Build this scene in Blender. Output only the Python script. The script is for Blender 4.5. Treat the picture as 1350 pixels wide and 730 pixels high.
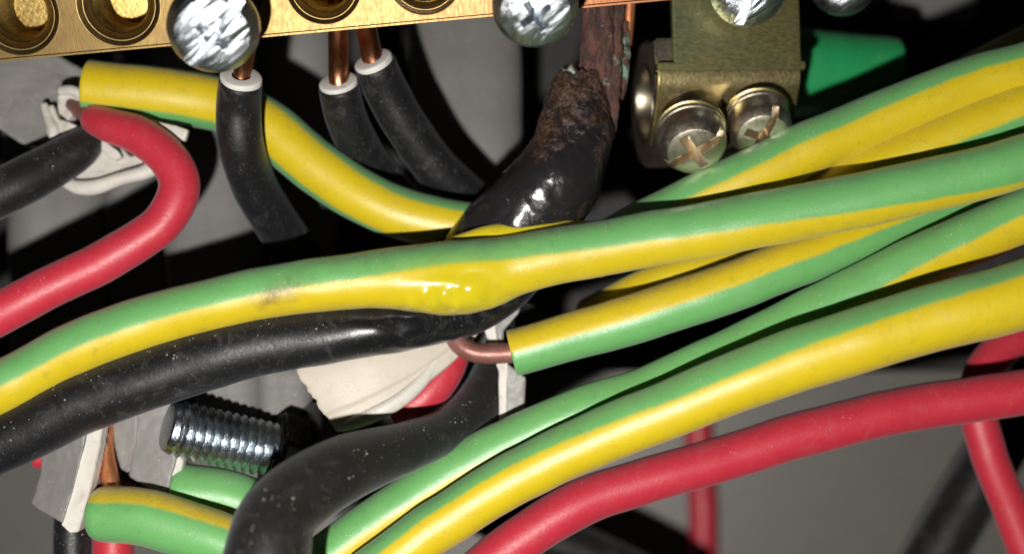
import bpy, bmesh, math, random
from mathutils import Vector, Matrix, noise
random.seed(7)
for o in list(bpy.data.objects): bpy.data.objects.remove(o)
SC = bpy.context.scene
COL = SC.collection
MM = 0.001
R = math.radians
D = 110.0            # camera distance (mm) to the plane of the front wire
PXMM = 16.0          # photograph pixels per millimetre in that plane

# ------------------------------------------------------------------ camera
cam = bpy.data.cameras.new('camera')
camo = bpy.data.objects.new('camera', cam); COL.objects.link(camo)
camo.location = (0, -D*MM, 0); camo.rotation_euler = (R(90), 0, 0)
cam.sensor_width = 36; cam.lens = 36*D/(1350/PXMM)
cam.clip_start = 0.002; cam.clip_end = 10
cam.dof.use_dof = True; cam.dof.focus_distance = (D-1.0)*MM; cam.dof.aperture_fstop = 15
SC.camera = camo

# ------------------------------------------------------------------ world and flash
world = bpy.data.worlds.new('World'); SC.world = world; world.use_nodes = True
bg = world.node_tree.nodes['Background']
bg.inputs['Color'].default_value = (0.9, 0.95, 1.0, 1); bg.inputs['Strength'].default_value = 0.007
fl = bpy.data.lights.new('phone_flash', 'POINT'); fl.energy = 0.86; fl.color = (1.0, 0.965, 0.91)
fl.shadow_soft_size = 1.6*MM
flo = bpy.data.objects.new('phone_flash', fl); COL.objects.link(flo)
flo.location = (-14*MM, -(D+2)*MM, -25*MM)

vs = SC.view_settings
vs.view_transform = 'Standard'; vs.look = 'None'; vs.exposure = 0; vs.gamma = 1; vs.use_curve_mapping = False
SC.render.engine = 'CYCLES'

# ------------------------------------------------------------------ geometry helpers
def pt(px, py, d):
    k = (D+d)/D/PXMM*MM
    return Vector(((px-675)*k, d*MM, -(py-365)*k))
def rmm(r, d): return r*(D+d)/D/PXMM*MM

def link(name, me, m=None, parent=None):
    o = bpy.data.objects.new(name, me); COL.objects.link(o)
    if m: me.materials.append(m)
    if parent:
        o.parent = parent; o.matrix_parent_inverse = Matrix.Translation(-parent.location)
    return o
def tag(o, label, cat, group=None, kind=None):
    if label: o['label'] = label
    if cat: o['category'] = cat
    if group: o['group'] = group
    if kind: o['kind'] = kind
    return o
def thing(name, loc, label, cat, group=None):
    o = bpy.data.objects.new(name, None); COL.objects.link(o); o.location = loc
    o.empty_display_size = 0.003
    return tag(o, label, cat, group)

def catmull(P, step=0.45):
    """P: list of (Vector, [scalars]) -> dense samples with the same layout"""
    out = []
    n = len(P)
    for i in range(n-1):
        p0 = P[max(i-1, 0)]; p1 = P[i]; p2 = P[i+1]; p3 = P[min(i+2, n-1)]
        L = (p2[0]-p1[0]).length/MM
        k = max(2, int(L/step))
        for j in range(k):
            t = j/k
            f = lambda a, b, c, d_: 0.5*((2*b)+(c-a)*t+(2*a-5*b+4*c-d_)*t*t+(3*b-a-3*c+d_)*t*t*t)
            out.append((f(p0[0], p1[0], p2[0], p3[0]), [f(*z) for z in zip(p0[1], p1[1], p2[1], p3[1])]))
    out.append((P[-1][0].copy(), list(P[-1][1])))
    return out

def tube(name, pts, m, parent=None, seg=36, roll0=0.0, step=0.45, wob=0.02, caps=(True, True), flat=1.0,
         bulge=None, attrs=None, seed=0, cham=0.06):
    """pts: (px, py, depth_mm, radius_px[, roll_deg]); cross-section angle 0 looks at the camera, + is the left-hand side of travel.
    bulge(theta, centre, s) -> radius factor; attrs: name -> f(theta, centre)"""
    P = [(pt(p[0], p[1], p[2]), [rmm(p[3], p[2]), (p[4] if len(p) > 4 else roll0)]) for p in pts]
    S = catmull(P, step)
    n = len(S)
    acc = 0.0
    for i in range(n):      # hand-bent wire is never a perfect curve
        if i: acc += (S[i][0]-prev0).length/MM
        prev0 = S[i][0].copy()
        jv = noise.noise_vector(Vector((acc*0.16, seed*7.3+1.1, 0.5)))*0.13+noise.noise_vector(Vector((acc*0.5, seed*7.3+1.1, 4.5)))*0.035
        S[i] = (S[i][0]+jv*MM*min(1, S[i][1][0]/rmm(26, 0)), S[i][1])
    verts = []; rings = []; meta = []
    pn = None; length = 0; cams = Vector((0, -D*MM, 0))
    Ls = []
    for i, (c, (r, ro)) in enumerate(S):
        a = S[max(i-1, 0)][0]; b = S[min(i+1, n-1)][0]
        t = (b-a).normalized()
        v = (cams-c).normalized()
        nn = v - t*v.dot(t)
        if nn.length < 0.35 and pn is not None: nn = pn - t*pn.dot(t)
        nn.normalize(); pn = nn
        up = nn.cross(t)
        if i: length += (c-S[i-1][0]).length/MM
        Ls.append(length)
        ring = []
        for k in range(seg):
            th = 2*math.pi*k/seg
            f = 1 + wob*(noise.noise(Vector((math.cos(th)*.7+seed*3.1, math.sin(th)*.7, length*0.22+seed)))*1.6)
            if bulge: f *= bulge(th, c, length)
            ring.append(len(verts)); verts.append(c + nn*(r*f*flat*math.cos(th)) + up*(r*f*math.sin(th)))
            meta.append((th, c))
        rings.append(ring)
    faces = []; uvs = []
    for i in range(n-1):
        for k in range(seg):
            k2 = (k+1) % seg
            faces.append((rings[i][k], rings[i][k2], rings[i+1][k2], rings[i+1][k]))
            u0 = k/seg; u1 = (k+1)/seg
            ra = S[i][1][1]/360; rb = S[i+1][1][1]/360
            uvs += [(u0-ra, Ls[i]), (u1-ra, Ls[i]), (u1-rb, Ls[i+1]), (u0-rb, Ls[i+1])]
    for end, on in ((0, caps[0]), (n-1, caps[1])):
        if not on: continue
        c, (r, ro) = S[end]
        nb = S[1][0] if end == 0 else S[n-2][0]
        ax = (c-nb).normalized()
        prev = rings[end]
        for q, (fr, off) in enumerate(((0.985, .3), (0.95, .75), (0.90, 1.0), (0.45, 1.02))):
            nr = []
            for k in range(seg):
                nr.append(len(verts)); verts.append(c + (verts[rings[end][k]]-c)*fr + ax*(r*cham*off)); meta.append(meta[rings[end][k]])
            for k in range(seg):
                k2 = (k+1) % seg
                f = (prev[k], nr[k], nr[k2], prev[k2]) if end == 0 else (prev[k], prev[k2], nr[k2], nr[k])
                faces.append(f)
                uv = {prev[k]: k/seg, nr[k]: k/seg, prev[k2]: (k+1)/seg, nr[k2]: (k+1)/seg}
                uvs += [(uv[x]-ro/360, Ls[end]) for x in f]
            prev = nr
        faces.append(tuple(prev[::-1]) if end != 0 else tuple(prev)); uvs += [(0.5, Ls[end])]*seg
    me = bpy.data.meshes.new(name); me.from_pydata(verts, [], faces)
    ul = me.uv_layers.new(name='UVMap'); flatuv = [x for uv in uvs for x in uv]; ul.data.foreach_set('uv', flatuv)
    for an, fn in (attrs or {}).items():
        at = me.attributes.new(an, 'FLOAT', 'POINT'); at.data.foreach_set('value', [fn(th, c) for th, c in meta])
    me.shade_smooth(); me.update()
    return link(name, me, m, parent)

def px_of(c):
    k = D*PXMM/(D+c.y/MM)/MM
    return 675+c.x*k, 365-c.z*k

def apply_mods(o):
    dg = bpy.context.evaluated_depsgraph_get()
    me = bpy.data.meshes.new_from_object(o.evaluated_get(dg))
    old = o.data; o.modifiers.clear(); o.data = me
    return o

def slab(name, poly, off, m, parent=None, vox=0.16, it=6, dent=0.12, seed=0, nsc=0.5):
    """soft cut piece of plastic: poly = front outline [(px,py,d)], extruded by off (mm vector), rounded and dented"""
    bm = bmesh.new()
    f = bm.faces.new([bm.verts.new(pt(*p)) for p in poly])
    r = bmesh.ops.extrude_face_region(bm, geom=[f])
    vs_ = [g for g in r['geom'] if isinstance(g, bmesh.types.BMVert)]
    bmesh.ops.translate(bm, verts=vs_, vec=Vector(off)*MM)
    bmesh.ops.triangulate(bm, faces=bm.faces[:])
    bmesh.ops.recalc_face_normals(bm, faces=bm.faces[:])
    me = bpy.data.meshes.new(name); bm.to_mesh(me); bm.free()
    o = link(name, me, m, parent)
    md = o.modifiers.new('r', 'REMESH'); md.mode = 'VOXEL'; md.voxel_size = vox*MM
    md = o.modifiers.new('s', 'SMOOTH'); md.iterations = it; md.factor = 0.5
    apply_mods(o)
    for v in o.data.vertices:
        q = v.co/MM
        v.co += v.normal*MM*dent*(noise.noise(q*nsc+Vector((seed, 0, 0)))+0.4*noise.noise(q*nsc*3+Vector((0, seed, 0))))
    o.data.shade_smooth()
    if not o.data.materials: o.data.materials.append(m)
    return o

def lathe_bm(profile, seg=56):
    """profile [(r, z)] in mm from axis to axis"""
    bm = bmesh.new(); rings = []
    for r, z in profile:
        if r < 1e-6: rings.append([bm.verts.new((0, 0, z*MM))])
        else: rings.append([bm.verts.new((r*MM*math.cos(2*math.pi*k/seg), r*MM*math.sin(2*math.pi*k/seg), z*MM)) for k in range(seg)])
    for a, b in zip(rings, rings[1:]):
        for k in range(seg):
            k2 = (k+1) % seg
            if len(a) == 1: bm.faces.new((a[0], b[k], b[k2]))
            elif len(b) == 1: bm.faces.new((a[k], b[0], a[k2]))
            else: bm.faces.new((a[k], b[k], b[k2], a[k2]))
    bmesh.ops.recalc_face_normals(bm, faces=bm.faces[:])
    return bm
def frame(axis, up=Vector((0, 0, 1)), spin=0):
    z = axis.normalized(); x = up.cross(z)
    x = x.normalized(); y = z.cross(x)
    return Matrix((x, y, z)).transposed().to_4x4() @ Matrix.Rotation(R(spin), 4, 'Z')
def bm_obj(name, bm, m, parent=None, mat4=None, smooth=40):
    me = bpy.data.meshes.new(name)
    if mat4: bm.transform(mat4)
    bm.to_mesh(me); bm.free()
    o = link(name, me, m, parent)
    if smooth: me.shade_smooth(); me.set_sharp_from_angle(angle=R(smooth))
    return o
def add_box(bm, c, s, mat4=None):
    r = bmesh.ops.create_cube(bm, size=1)
    M = Matrix.Translation(Vector(c)*MM) @ Matrix.Diagonal((s[0]*MM, s[1]*MM, s[2]*MM, 1))
    bmesh.ops.transform(bm, matrix=(mat4 @ M) if mat4 else M, verts=r['verts'])
    return r['verts']
def cut(o, cutter_bm, op='DIFFERENCE'):
    me = bpy.data.meshes.new('c'); cutter_bm.to_mesh(me); cutter_bm.free()
    c = bpy.data.objects.new('c', me); COL.objects.link(c)
    md = o.modifiers.new('b', 'BOOLEAN'); md.operation = op; md.object = c; md.solver = 'EXACT'
    apply_mods(o)
    bpy.data.objects.remove(c); bpy.data.meshes.remove(me)

# ------------------------------------------------------------------ materials
def mk(name):
    m = bpy.data.materials.new(name); m.use_nodes = True
    nt = m.node_tree; b = nt.nodes['Principled BSDF']
    return m, nt, b
def N(nt, t, **kw):
    n = nt.nodes.new(t)
    for k, v in kw.items():
        if k.startswith('p_'): setattr(n, k[2:], v)
    for k, v in kw.items():
        if k.startswith('p_'): continue
        key = int(k[1:]) if k[0] == 'i' and k[1:].isdigit() else k.replace('_', ' ')
        s = n.inputs[key]
        if isinstance(v, bpy.types.NodeSocket): nt.links.new(v, s)
        else: s.default_value = v
    return n
def M_(nt, op, a, b=None, clamp=False):
    n = nt.nodes.new('ShaderNodeMath'); n.operation = op; n.use_clamp = clamp
    for i, v in enumerate((a, b)):
        if v is None: continue
        if isinstance(v, bpy.types.NodeSocket): nt.links.new(v, n.inputs[i])
        else: n.inputs[i].default_value = v
    return n.outputs[0]
def mixc(nt, f, a, b, mode='MIX'):
    n = nt.nodes.new('ShaderNodeMix'); n.data_type = 'RGBA'; n.blend_type = mode
    for s, v in ((n.inputs[0], f), (n.inputs[6], a), (n.inputs[7], b)):
        if isinstance(v, bpy.types.NodeSocket): nt.links.new(v, s)
        else: s.default_value = v if not isinstance(v, tuple) else (*v[:3], 1)
    return n.outputs[2]
def ramp(nt, x, lo, hi):
    n = nt.nodes.new('ShaderNodeMapRange'); n.interpolation_type = 'SMOOTHSTEP'
    nt.links.new(x, n.inputs[0]); n.inputs[1].default_value = lo; n.inputs[2].default_value = hi
    return n.outputs[0]
def pos_mm(nt, scale=(1, 1, 1)):
    g = nt.nodes.new('ShaderNodeNewGeometry')
    v = nt.nodes.new('ShaderNodeVectorMath'); v.operation = 'MULTIPLY'
    nt.links.new(g.outputs['Position'], v.inputs[0]); v.inputs[1].default_value = tuple(1000*s for s in scale)
    return v.outputs[0]
def nz(nt, vec, scale, detail=3, rough=0.55, dist=0.0):
    return N(nt, 'ShaderNodeTexNoise', Vector=vec, Scale=scale, Detail=float(detail), Roughness=rough, Distortion=dist).outputs[0]
def out(nt, b, **kw):
    for k, v in kw.items():
        s = b.inputs[k.replace('_', ' ')]
        if isinstance(v, bpy.types.NodeSocket): nt.links.new(v, s)
        else: s.default_value = v if not isinstance(v, tuple) else (*v[:3], 1)

def pvc(name, col, rough=0.42, dust=0.5, dirt=0.3, stripe=None, col2=None, sheen=0.25, speck=(0.55, 0.52, 0.47), dirtcol=(0.05, 0.035, 0.02), scuff=0.3, spec=0.7, settled=(0.19, 0.165, 0.13), smear=None):
    m, nt, b = mk(name)
    P = pos_mm(nt)
    base = (*col, 1)
    nl = nz(nt, P, 0.35, 3); nf = nz(nt, P, 4.5, 4, 0.6); nvf = nz(nt, P, 22, 3, 0.6)
    c = base
    if stripe is not None:
        uv = N(nt, 'ShaderNodeUVMap').outputs[0]
        sx = N(nt, 'ShaderNodeSeparateXYZ', Vector=uv)
        wob = M_(nt, 'MULTIPLY', M_(nt, 'SUBTRACT', nz(nt, P, 0.9, 2), 0.5), 0.016)
        cs = M_(nt, 'COSINE', M_(nt, 'MULTIPLY', M_(nt, 'ADD', sx.outputs[0], wob), 2*math.pi))
        mask = ramp(nt, cs, math.cos(R(stripe))-0.085, math.cos(R(stripe))+0.085)
        c = mixc(nt, mask, base, (*col2, 1))
    # tonal drift of the plastic, grime, char, dust
    c = mixc(nt, M_(nt, 'MULTIPLY', M_(nt, 'SUBTRACT', nl, 0.35, True), 0.55), c, mixc(nt, 1.0, c, (0.72, 0.70, 0.66), 'MULTIPLY'))
    gm = M_(nt, 'MULTIPLY', ramp(nt, nz(nt, P, 1.1, 6, 0.7, 0.6), 0.52, 0.75), dirt)
    c = mixc(nt, gm, c, dirtcol)
    at = N(nt, 'ShaderNodeAttribute', p_attribute_name='char').outputs['Fac']
    ch = M_(nt, 'MULTIPLY', at, ramp(nt, nz(nt, P, 1.1, 6, 0.65), 0.40, 0.70), True)
    c = mixc(nt, M_(nt, 'MULTIPLY', at, 0.38, True), c, (0.16, 0.10, 0.03))
    c = mixc(nt, M_(nt, 'MULTIPLY', ch, 0.75), c, (0.045, 0.028, 0.014))
    vo = N(nt, 'ShaderNodeTexVoronoi', Vector=P, Scale=3.4, Randomness=1.0)
    gate = ramp(nt, nz(nt, P, 0.45, 4, 0.7), 0.40, 0.70)
    rnd = M_(nt, 'POWER', N(nt, 'ShaderNodeSeparateColor', Color=vo.outputs['Color']).outputs[0], 1.7)
    vd = M_(nt, 'SUBTRACT', M_(nt, 'MULTIPLY', M_(nt, 'ADD', gate, 0.12), M_(nt, 'MULTIPLY', rnd, 0.40)), vo.outputs['Distance'])
    gz = N(nt, 'ShaderNodeSeparateXYZ', Vector=N(nt, 'ShaderNodeNewGeometry').outputs['Normal']).outputs[2]
    sp = M_(nt, 'MULTIPLY', M_(nt, 'MULTIPLY', ramp(nt, vd, 0.0, 0.03), M_(nt, 'ADD', ramp(nt, gz, -0.5, 0.4), 0.2)), dust, True)
    vo2 = N(nt, 'ShaderNodeTexVoronoi', Vector=P, Scale=5.5, Randomness=1.0)
    sp2 = M_(nt, 'MULTIPLY', ramp(nt, M_(nt, 'SUBTRACT', M_(nt, 'MULTIPLY', ramp(nt, nz(nt, P, 0.8, 3), 0.45, 0.7), 0.22), vo2.outputs['Distance']), 0.0, 0.06), dust*0.6, True)
    mel = N(nt, 'ShaderNodeAttribute', p_attribute_name='melt').outputs['Fac']
    nomel = M_(nt, 'SUBTRACT', 1.0, mel, True)
    if stripe is not None: c = mixc(nt, M_(nt, 'MULTIPLY', mel, 0.6, True), c, (0.47, 0.42, 0.012))
    c = mixc(nt, M_(nt, 'MULTIPLY', M_(nt, 'MAXIMUM', sp, sp2), M_(nt, 'ADD', M_(nt, 'MULTIPLY', nomel, 0.8), 0.2)), c, speck)
    gn = N(nt, 'ShaderNodeNewGeometry'); sz = N(nt, 'ShaderNodeSeparateXYZ', Vector=gn.outputs['Normal']).outputs[2]
    dm = M_(nt, 'MULTIPLY', ramp(nt, sz, 0.35, 0.95), ramp(nt, nz(nt, P, 2.6, 6, 0.75), 0.34, 0.66))
    grain = ramp(nt, nvf, 0.5, 0.68)
    sm = M_(nt, 'MULTIPLY', ramp(nt, nz(nt, P, 0.55, 7, 0.72, 1.2), 0.50, 0.68), nf)
    c = mixc(nt, M_(nt, 'MULTIPLY', sm, 0.11 if smear is None else 0.9), c, smear or (0.36, 0.34, 0.27))
    c = mixc(nt, M_(nt, 'MULTIPLY', M_(nt, 'MAXIMUM', M_(nt, 'MULTIPLY', dm, 0.65), M_(nt, 'MULTIPLY', M_(nt, 'MULTIPLY', grain, nf), 0.30)), min(1, dust*1.6)), c, settled)
    rg = M_(nt, 'ADD', M_(nt, 'MULTIPLY', M_(nt, 'SUBTRACT', nf, 0.5), scuff), rough)
    rg = M_(nt, 'ADD', M_(nt, 'MULTIPLY', rg, nomel), M_(nt, 'MULTIPLY', mel, 0.1), True)
    h = M_(nt, 'ADD', M_(nt, 'MULTIPLY', nf, 0.5), M_(nt, 'MULTIPLY', nvf, 0.22))
    h = M_(nt, 'MULTIPLY', h, M_(nt, 'ADD', M_(nt, 'MULTIPLY', nomel, 0.85), 0.15))
    h = M_(nt, 'ADD', h, M_(nt, 'MULTIPLY', sp, 0.4))
    bp = N(nt, 'ShaderNodeBump', Height=h, Strength=0.5, Distance=0.00007)
    out(nt, b, Base_Color=c, Roughness=rg, Normal=bp.outputs[0], Sheen_Weight=sheen*0.35, Sheen_Roughness=0.5, Specular_IOR_Level=spec)
    b.inputs['Sheen Tint'].default_value = (0.85, 0.9, 1, 1)
    return m

GREEN = (0.13, 0.375, 0.115); YEL = (0.57, 0.43, 0.004)
_gy = {}
def gy(h=60):
    if h not in _gy: _gy[h] = pvc('green_yellow_pvc_%d' % h, GREEN, 0.40, 0.35, 0.22, h, YEL, sheen=0.35, speck=(0.5, 0.46, 0.36))
    return _gy[h]
BLACK = pvc('black_pvc', (0.007, 0.007, 0.008), 0.45, 0.85, 0.0, spec=0.34, sheen=0.22, speck=(0.34, 0.32, 0.29), scuff=0.5, settled=(0.03, 0.028, 0.027), smear=(0.06, 0.058, 0.056))
BLACKDUST = pvc('dusty_black_pvc', (0.008, 0.0075, 0.0065), 0.52, 0.8, 0.0, spec=0.24, sheen=0.4, speck=(0.3, 0.29, 0.26), scuff=0.5, settled=(0.026, 0.024, 0.021), smear=(0.05, 0.047, 0.042))
RED = pvc('red_pvc', (0.47, 0.022, 0.042), 0.44, 0.25, 0.2, spec=0.55, sheen=0.3, speck=(0.6, 0.3, 0.3), dirtcol=(0.2, 0.01, 0.015), scuff=0.4, settled=(0.24, 0.11, 0.10))
GREY = pvc('grey_pvc_sheath', (0.20, 0.195, 0.185), 0.5, 0.45, 0.3, sheen=0.25, speck=(0.5, 0.49, 0.46), dirtcol=(0.09, 0.085, 0.08))
GREYCABLE = pvc('grey_cable_pvc', (0.125, 0.122, 0.117), 0.55, 0.45, 0.3, sheen=0.2, speck=(0.4, 0.39, 0.36), dirtcol=(0.06, 0.056, 0.052), spec=0.4)
WHITE = pvc('white_pvc', (0.56, 0.535, 0.49), 0.5, 0.1, 0.45, spec=0.4, sheen=0.1, dirtcol=(0.32, 0.25, 0.18))
BEIGE = pvc('off_white_pvc', (0.50, 0.45, 0.38), 0.5, 0.12, 0.35, spec=0.4, sheen=0.1, speck=(0.2, 0.17, 0.14), dirtcol=(0.36, 0.28, 0.2))
INNER = pvc('white_inner_insulation', (0.62, 0.60, 0.57), 0.6, 0.0, 0.55, sheen=0.1, dirtcol=(0.22, 0.18, 0.15))
PLASTGREEN = pvc('green_plastic', (0.016, 0.27, 0.085), 0.3, 0.15, 0.1, sheen=0.1)
DARKPANEL = pvc('shade_black', (0.004, 0.004, 0.004), 0.7, 0.1, 0.0, sheen=0.05, speck=(0.1, 0.09, 0.08))  # near-black of the added backing, stands in for deep shade
GREYPANEL = pvc('grey_painted_steel', (0.145, 0.137, 0.122), 0.45, 0.1, 0.25, sheen=0.0, dirtcol=(0.12, 0.11, 0.09))

def metal(name, col, col2, rough=0.35, brush=(1, 1, 1), bump=0.25, scratch=0.3, tarn=(0.05, 0.035, 0.02), tlo=0.55, thi=0.8, rvar=0.3, nsc=3.0, metallic=1.0, rot=0, stretch=None, bdist=0.0001, drift=0.5, det=5, grit=0.25):
    m, nt, b = mk(name)
    P = pos_mm(nt); PB = pos_mm(nt, brush)
    if stretch:
        mp = nt.nodes.new('ShaderNodeMapping'); mp.vector_type = 'TEXTURE'; nt.links.new(P, mp.inputs[0])
        mp.inputs['Rotation'].default_value = (0, R(-rot), 0); mp.inputs['Scale'].default_value = tuple(1/x for x in stretch); PB = mp.outputs[0]
    a = nz(nt, P, drift, 4, 0.6); f = nz(nt, PB, nsc, det, 0.65); g = nz(nt, P, 14, 3, 0.6)
    c = mixc(nt, ramp(nt, a, 0.35, 0.65), (*col, 1), (*col2, 1))
    if name == 'brass':    # copper-red reflection of the wires painted into the bar's right-hand end
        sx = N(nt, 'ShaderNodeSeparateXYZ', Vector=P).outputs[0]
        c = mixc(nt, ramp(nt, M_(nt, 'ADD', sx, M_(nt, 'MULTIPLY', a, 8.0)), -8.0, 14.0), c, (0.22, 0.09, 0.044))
    tm = M_(nt, 'MULTIPLY', ramp(nt, nz(nt, P, 1.3, 6, 0.7, 0.8), tlo, thi), scratch)
    c = mixc(nt, tm, c, tarn)
    rg = M_(nt, 'ADD', M_(nt, 'MULTIPLY', M_(nt, 'SUBTRACT', f, 0.5), rvar), rough, True)
    rg = M_(nt, 'ADD', rg, M_(nt, 'MULTIPLY', tm, 0.3), True)
    bp = N(nt, 'ShaderNodeBump', Height=M_(nt, 'ADD', f, M_(nt, 'MULTIPLY', g, grit)), Strength=bump, Distance=bdist)
    out(nt, b, Base_Color=c, Metallic=metallic, Roughness=rg, Normal=bp.outputs[0])
    return m
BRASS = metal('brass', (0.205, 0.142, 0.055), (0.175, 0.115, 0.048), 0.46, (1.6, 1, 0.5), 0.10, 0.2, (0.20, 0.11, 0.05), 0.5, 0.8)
BRASSIN = metal('bright_brass', (0.50, 0.36, 0.12), (0.38, 0.26, 0.09), 0.32, (1, 1, 1), 0.3, 0.5, (0.10, 0.06, 0.02))
ZINC = metal('zinc_plated_steel', (0.56, 0.62, 0.68), (0.44, 0.50, 0.56), 0.26, (1, 1, 1), 0.5, 0.3, (0.18, 0.18, 0.18), nsc=2.0)
ZINCW = metal('worn_zinc_steel', (0.62, 0.66, 0.70), (0.44, 0.48, 0.52), 0.30, (1, 1, 1), 0.9, 0.35, (0.16, 0.16, 0.17), nsc=0.75, det=1.6, grit=0.10, rvar=0.3, rot=40, stretch=(0.35, 1, 2.0), bdist=0.00034, tlo=0.5, thi=0.75)
PASSIV = metal('yellow_passivated_steel', (0.27, 0.30, 0.16), (0.38, 0.33, 0.14), 0.42, (0.6, 1, 1.6), 0.14, 0.2, (0.14, 0.12, 0.06), drift=0.14)
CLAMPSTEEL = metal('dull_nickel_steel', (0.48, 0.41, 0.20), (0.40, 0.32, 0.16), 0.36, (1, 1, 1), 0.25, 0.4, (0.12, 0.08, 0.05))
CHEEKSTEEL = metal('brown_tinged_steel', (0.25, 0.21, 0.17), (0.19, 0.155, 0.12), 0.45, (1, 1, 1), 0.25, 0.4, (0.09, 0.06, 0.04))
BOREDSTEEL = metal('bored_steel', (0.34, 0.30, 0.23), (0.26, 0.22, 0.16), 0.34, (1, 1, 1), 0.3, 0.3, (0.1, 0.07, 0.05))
SCREWNI = metal('nickel_screw', (0.76, 0.70, 0.58), (0.62, 0.52, 0.40), 0.36, (1, 1, 1), 0.3, 0.45, (0.22, 0.11, 0.06))
COPPER = metal('copper', (0.62, 0.28, 0.15), (0.48, 0.20, 0.10), 0.34, (1, 1, 0.3), 0.3, 0.5, (0.10, 0.04, 0.02))
COPPERB = metal('bright_copper', (0.82, 0.34, 0.16), (0.66, 0.25, 0.11), 0.42, (1, 1, 0.5), 0.3, 0.5, (0.12, 0.05, 0.025), metallic=0.85)
OXCOPPER = metal('oxidised_copper', (0.27, 0.12, 0.10), (0.21, 0.085, 0.07), 0.42, (1, 1, 1), 0.2, 0.35, (0.09, 0.04, 0.035), metallic=0.35)
DARKSTEEL = metal('dark_steel', (0.10, 0.10, 0.11), (0.07, 0.065, 0.06), 0.3, (1, 1, 1), 0.3, 0.5, (0.03, 0.025, 0.02))

def make_corroded():
    m, nt, b = mk('corroded_copper')
    P = pos_mm(nt)
    n1 = nz(nt, pos_mm(nt, (1, 1, 0.4)), 1.6, 6, 0.7); n2 = nz(nt, P, 0.9, 5, 0.7); n3 = nz(nt, P, 6, 5, 0.7)
    c = mixc(nt, ramp(nt, n1, 0.38, 0.62), (0.14, 0.062, 0.045), (0.045, 0.028, 0.024))
    vg = N(nt, 'ShaderNodeAttribute', p_attribute_name='char').outputs['Fac']
    vm = ramp(nt, M_(nt, 'ADD', n2, M_(nt, 'MULTIPLY', vg, 0.22)), 0.64, 0.74)
    c = mixc(nt, vm, c, (0.20, 0.33, 0.25))
    bp = N(nt, 'ShaderNodeBump', Height=M_(nt, 'ADD', n1, n3), Strength=0.8, Distance=0.00025)
    out(nt, b, Base_Color=c, Roughness=0.72, Metallic=0.15, Normal=bp.outputs[0])
    return m
CORRODED = make_corroded()
def make_burnt():
    m, nt, b = mk('burnt_melted_pvc')
    P = pos_mm(nt)
    n1 = nz(nt, P, 0.55, 6, 0.7, 0.4); n2 = nz(nt, P, 3.2, 5, 0.7); n3 = nz(nt, P, 1.4, 5, 0.6)
    ru = N(nt, 'ShaderNodeAttribute', p_attribute_name='char').outputs['Fac']
    rm = ramp(nt, M_(nt, 'ADD', n1, M_(nt, 'MULTIPLY', M_(nt, 'SUBTRACT', ru, 0.5), 0.42)), 0.42, 0.66)
    rust = mixc(nt, ramp(nt, n2, 0.4, 0.62), (0.022, 0.014, 0.010), (0.13, 0.064, 0.036))
    c = mixc(nt, rm, (0.014, 0.013, 0.014), rust)
    ve = N(nt, 'ShaderNodeAttribute', p_attribute_name='melt').outputs['Fac']
    vm = ramp(nt, M_(nt, 'ADD', n2, ve), 0.95, 1.2)
    c = mixc(nt, vm, c, (0.42, 0.50, 0.42))
    rg = M_(nt, 'ADD', M_(nt, 'MULTIPLY', rm, 0.36), M_(nt, 'MULTIPLY', n3, 0.46), True)
    h = M_(nt, 'ADD', M_(nt, 'MULTIPLY', n2, M_(nt, 'ADD', M_(nt, 'MULTIPLY', rm, 0.9), 0.06)), M_(nt, 'MULTIPLY', n3, 0.16))
    bp = N(nt, 'ShaderNodeBump', Height=h, Strength=0.8, Distance=0.00022)
    out(nt, b, Base_Color=c, Roughness=rg, Normal=bp.outputs[0], Specular_IOR_Level=0.6)
    return m
BURNT = make_burnt()

# ------------------------------------------------------------------ enclosure behind everything
def panel(name, x0, x1, y0, y1, d, th, m):
    bm = bmesh.new()
    a = pt(x0, y1, d); b_ = pt(x1, y0, d)
    add_box(bm, ((a.x+b_.x)/2/MM, d+th/2, (a.z+b_.z)/2/MM), ((b_.x-a.x)/MM, th, (b_.z-a.z)/MM))
    bmesh.ops.bevel(bm, geom=bm.edges[:], offset=0.6*MM, segments=3, affect='EDGES')
    o = bm_obj(name, bm, m); o['kind'] = 'structure'; return o
panel('back_panel', -900, 2250, -700, 1500, 62, 2, GREYPANEL)
panel('added_dark_backing', -700, 2050, -600, 490, 44, 6, DARKPANEL)  # added black sheet, keeps the upper gaps between wires as dark as shade

# ------------------------------------------------------------------ grey flat cables behind
def superell(hw_over):
    def f(th, c, s):
        # rounded-rectangle section: radius factor relative to an ellipse
        e = (abs(math.cos(th))**3.2+abs(math.sin(th))**3.2)**(-1/3.2)
        return e*(1-0.035*math.exp(-((math.sin(th))/0.10)**2)*(math.cos(th) > 0))
    return f
def flatcable(pts, label, flat=0.5, seed=0):
    o = tube('grey_flat_cable', pts, GREYCABLE, seg=48, flat=flat, bulge=superell(1), wob=0.02, seed=seed)
    return tag(o, label, 'cable', 'grey flat cables behind the wires')
flatcable([(600, -160, 24, 74), (612, 40, 23, 73), (618, 200, 23, 73), (622, 420, 26, 72), (620, 520, 30, 70)], 'broad grey flat cable behind the wires, beside the burnt black wire', seed=1)
flatcable([(262, -160, 20, 66), (268, 60, 20, 66), (278, 250, 20, 66), (286, 400, 18, 60), (298, 470, 9, 44), (302, 520, 8, 42), (304, 556, 8, 42)], 'grey flat cable behind the bend of the red wire and first black wire', seed=2)
flatcable([(384, -150, 27, 52), (388, 60, 27, 52), (392, 180, 28, 52), (392, 400, 20, 46), (378, 470, 9.5, 38), (376, 520, 8.6, 37), (376, 553, 8.6, 36)], 'narrow grey flat cable showing just below the brass bar between black wires', seed=3)
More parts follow.
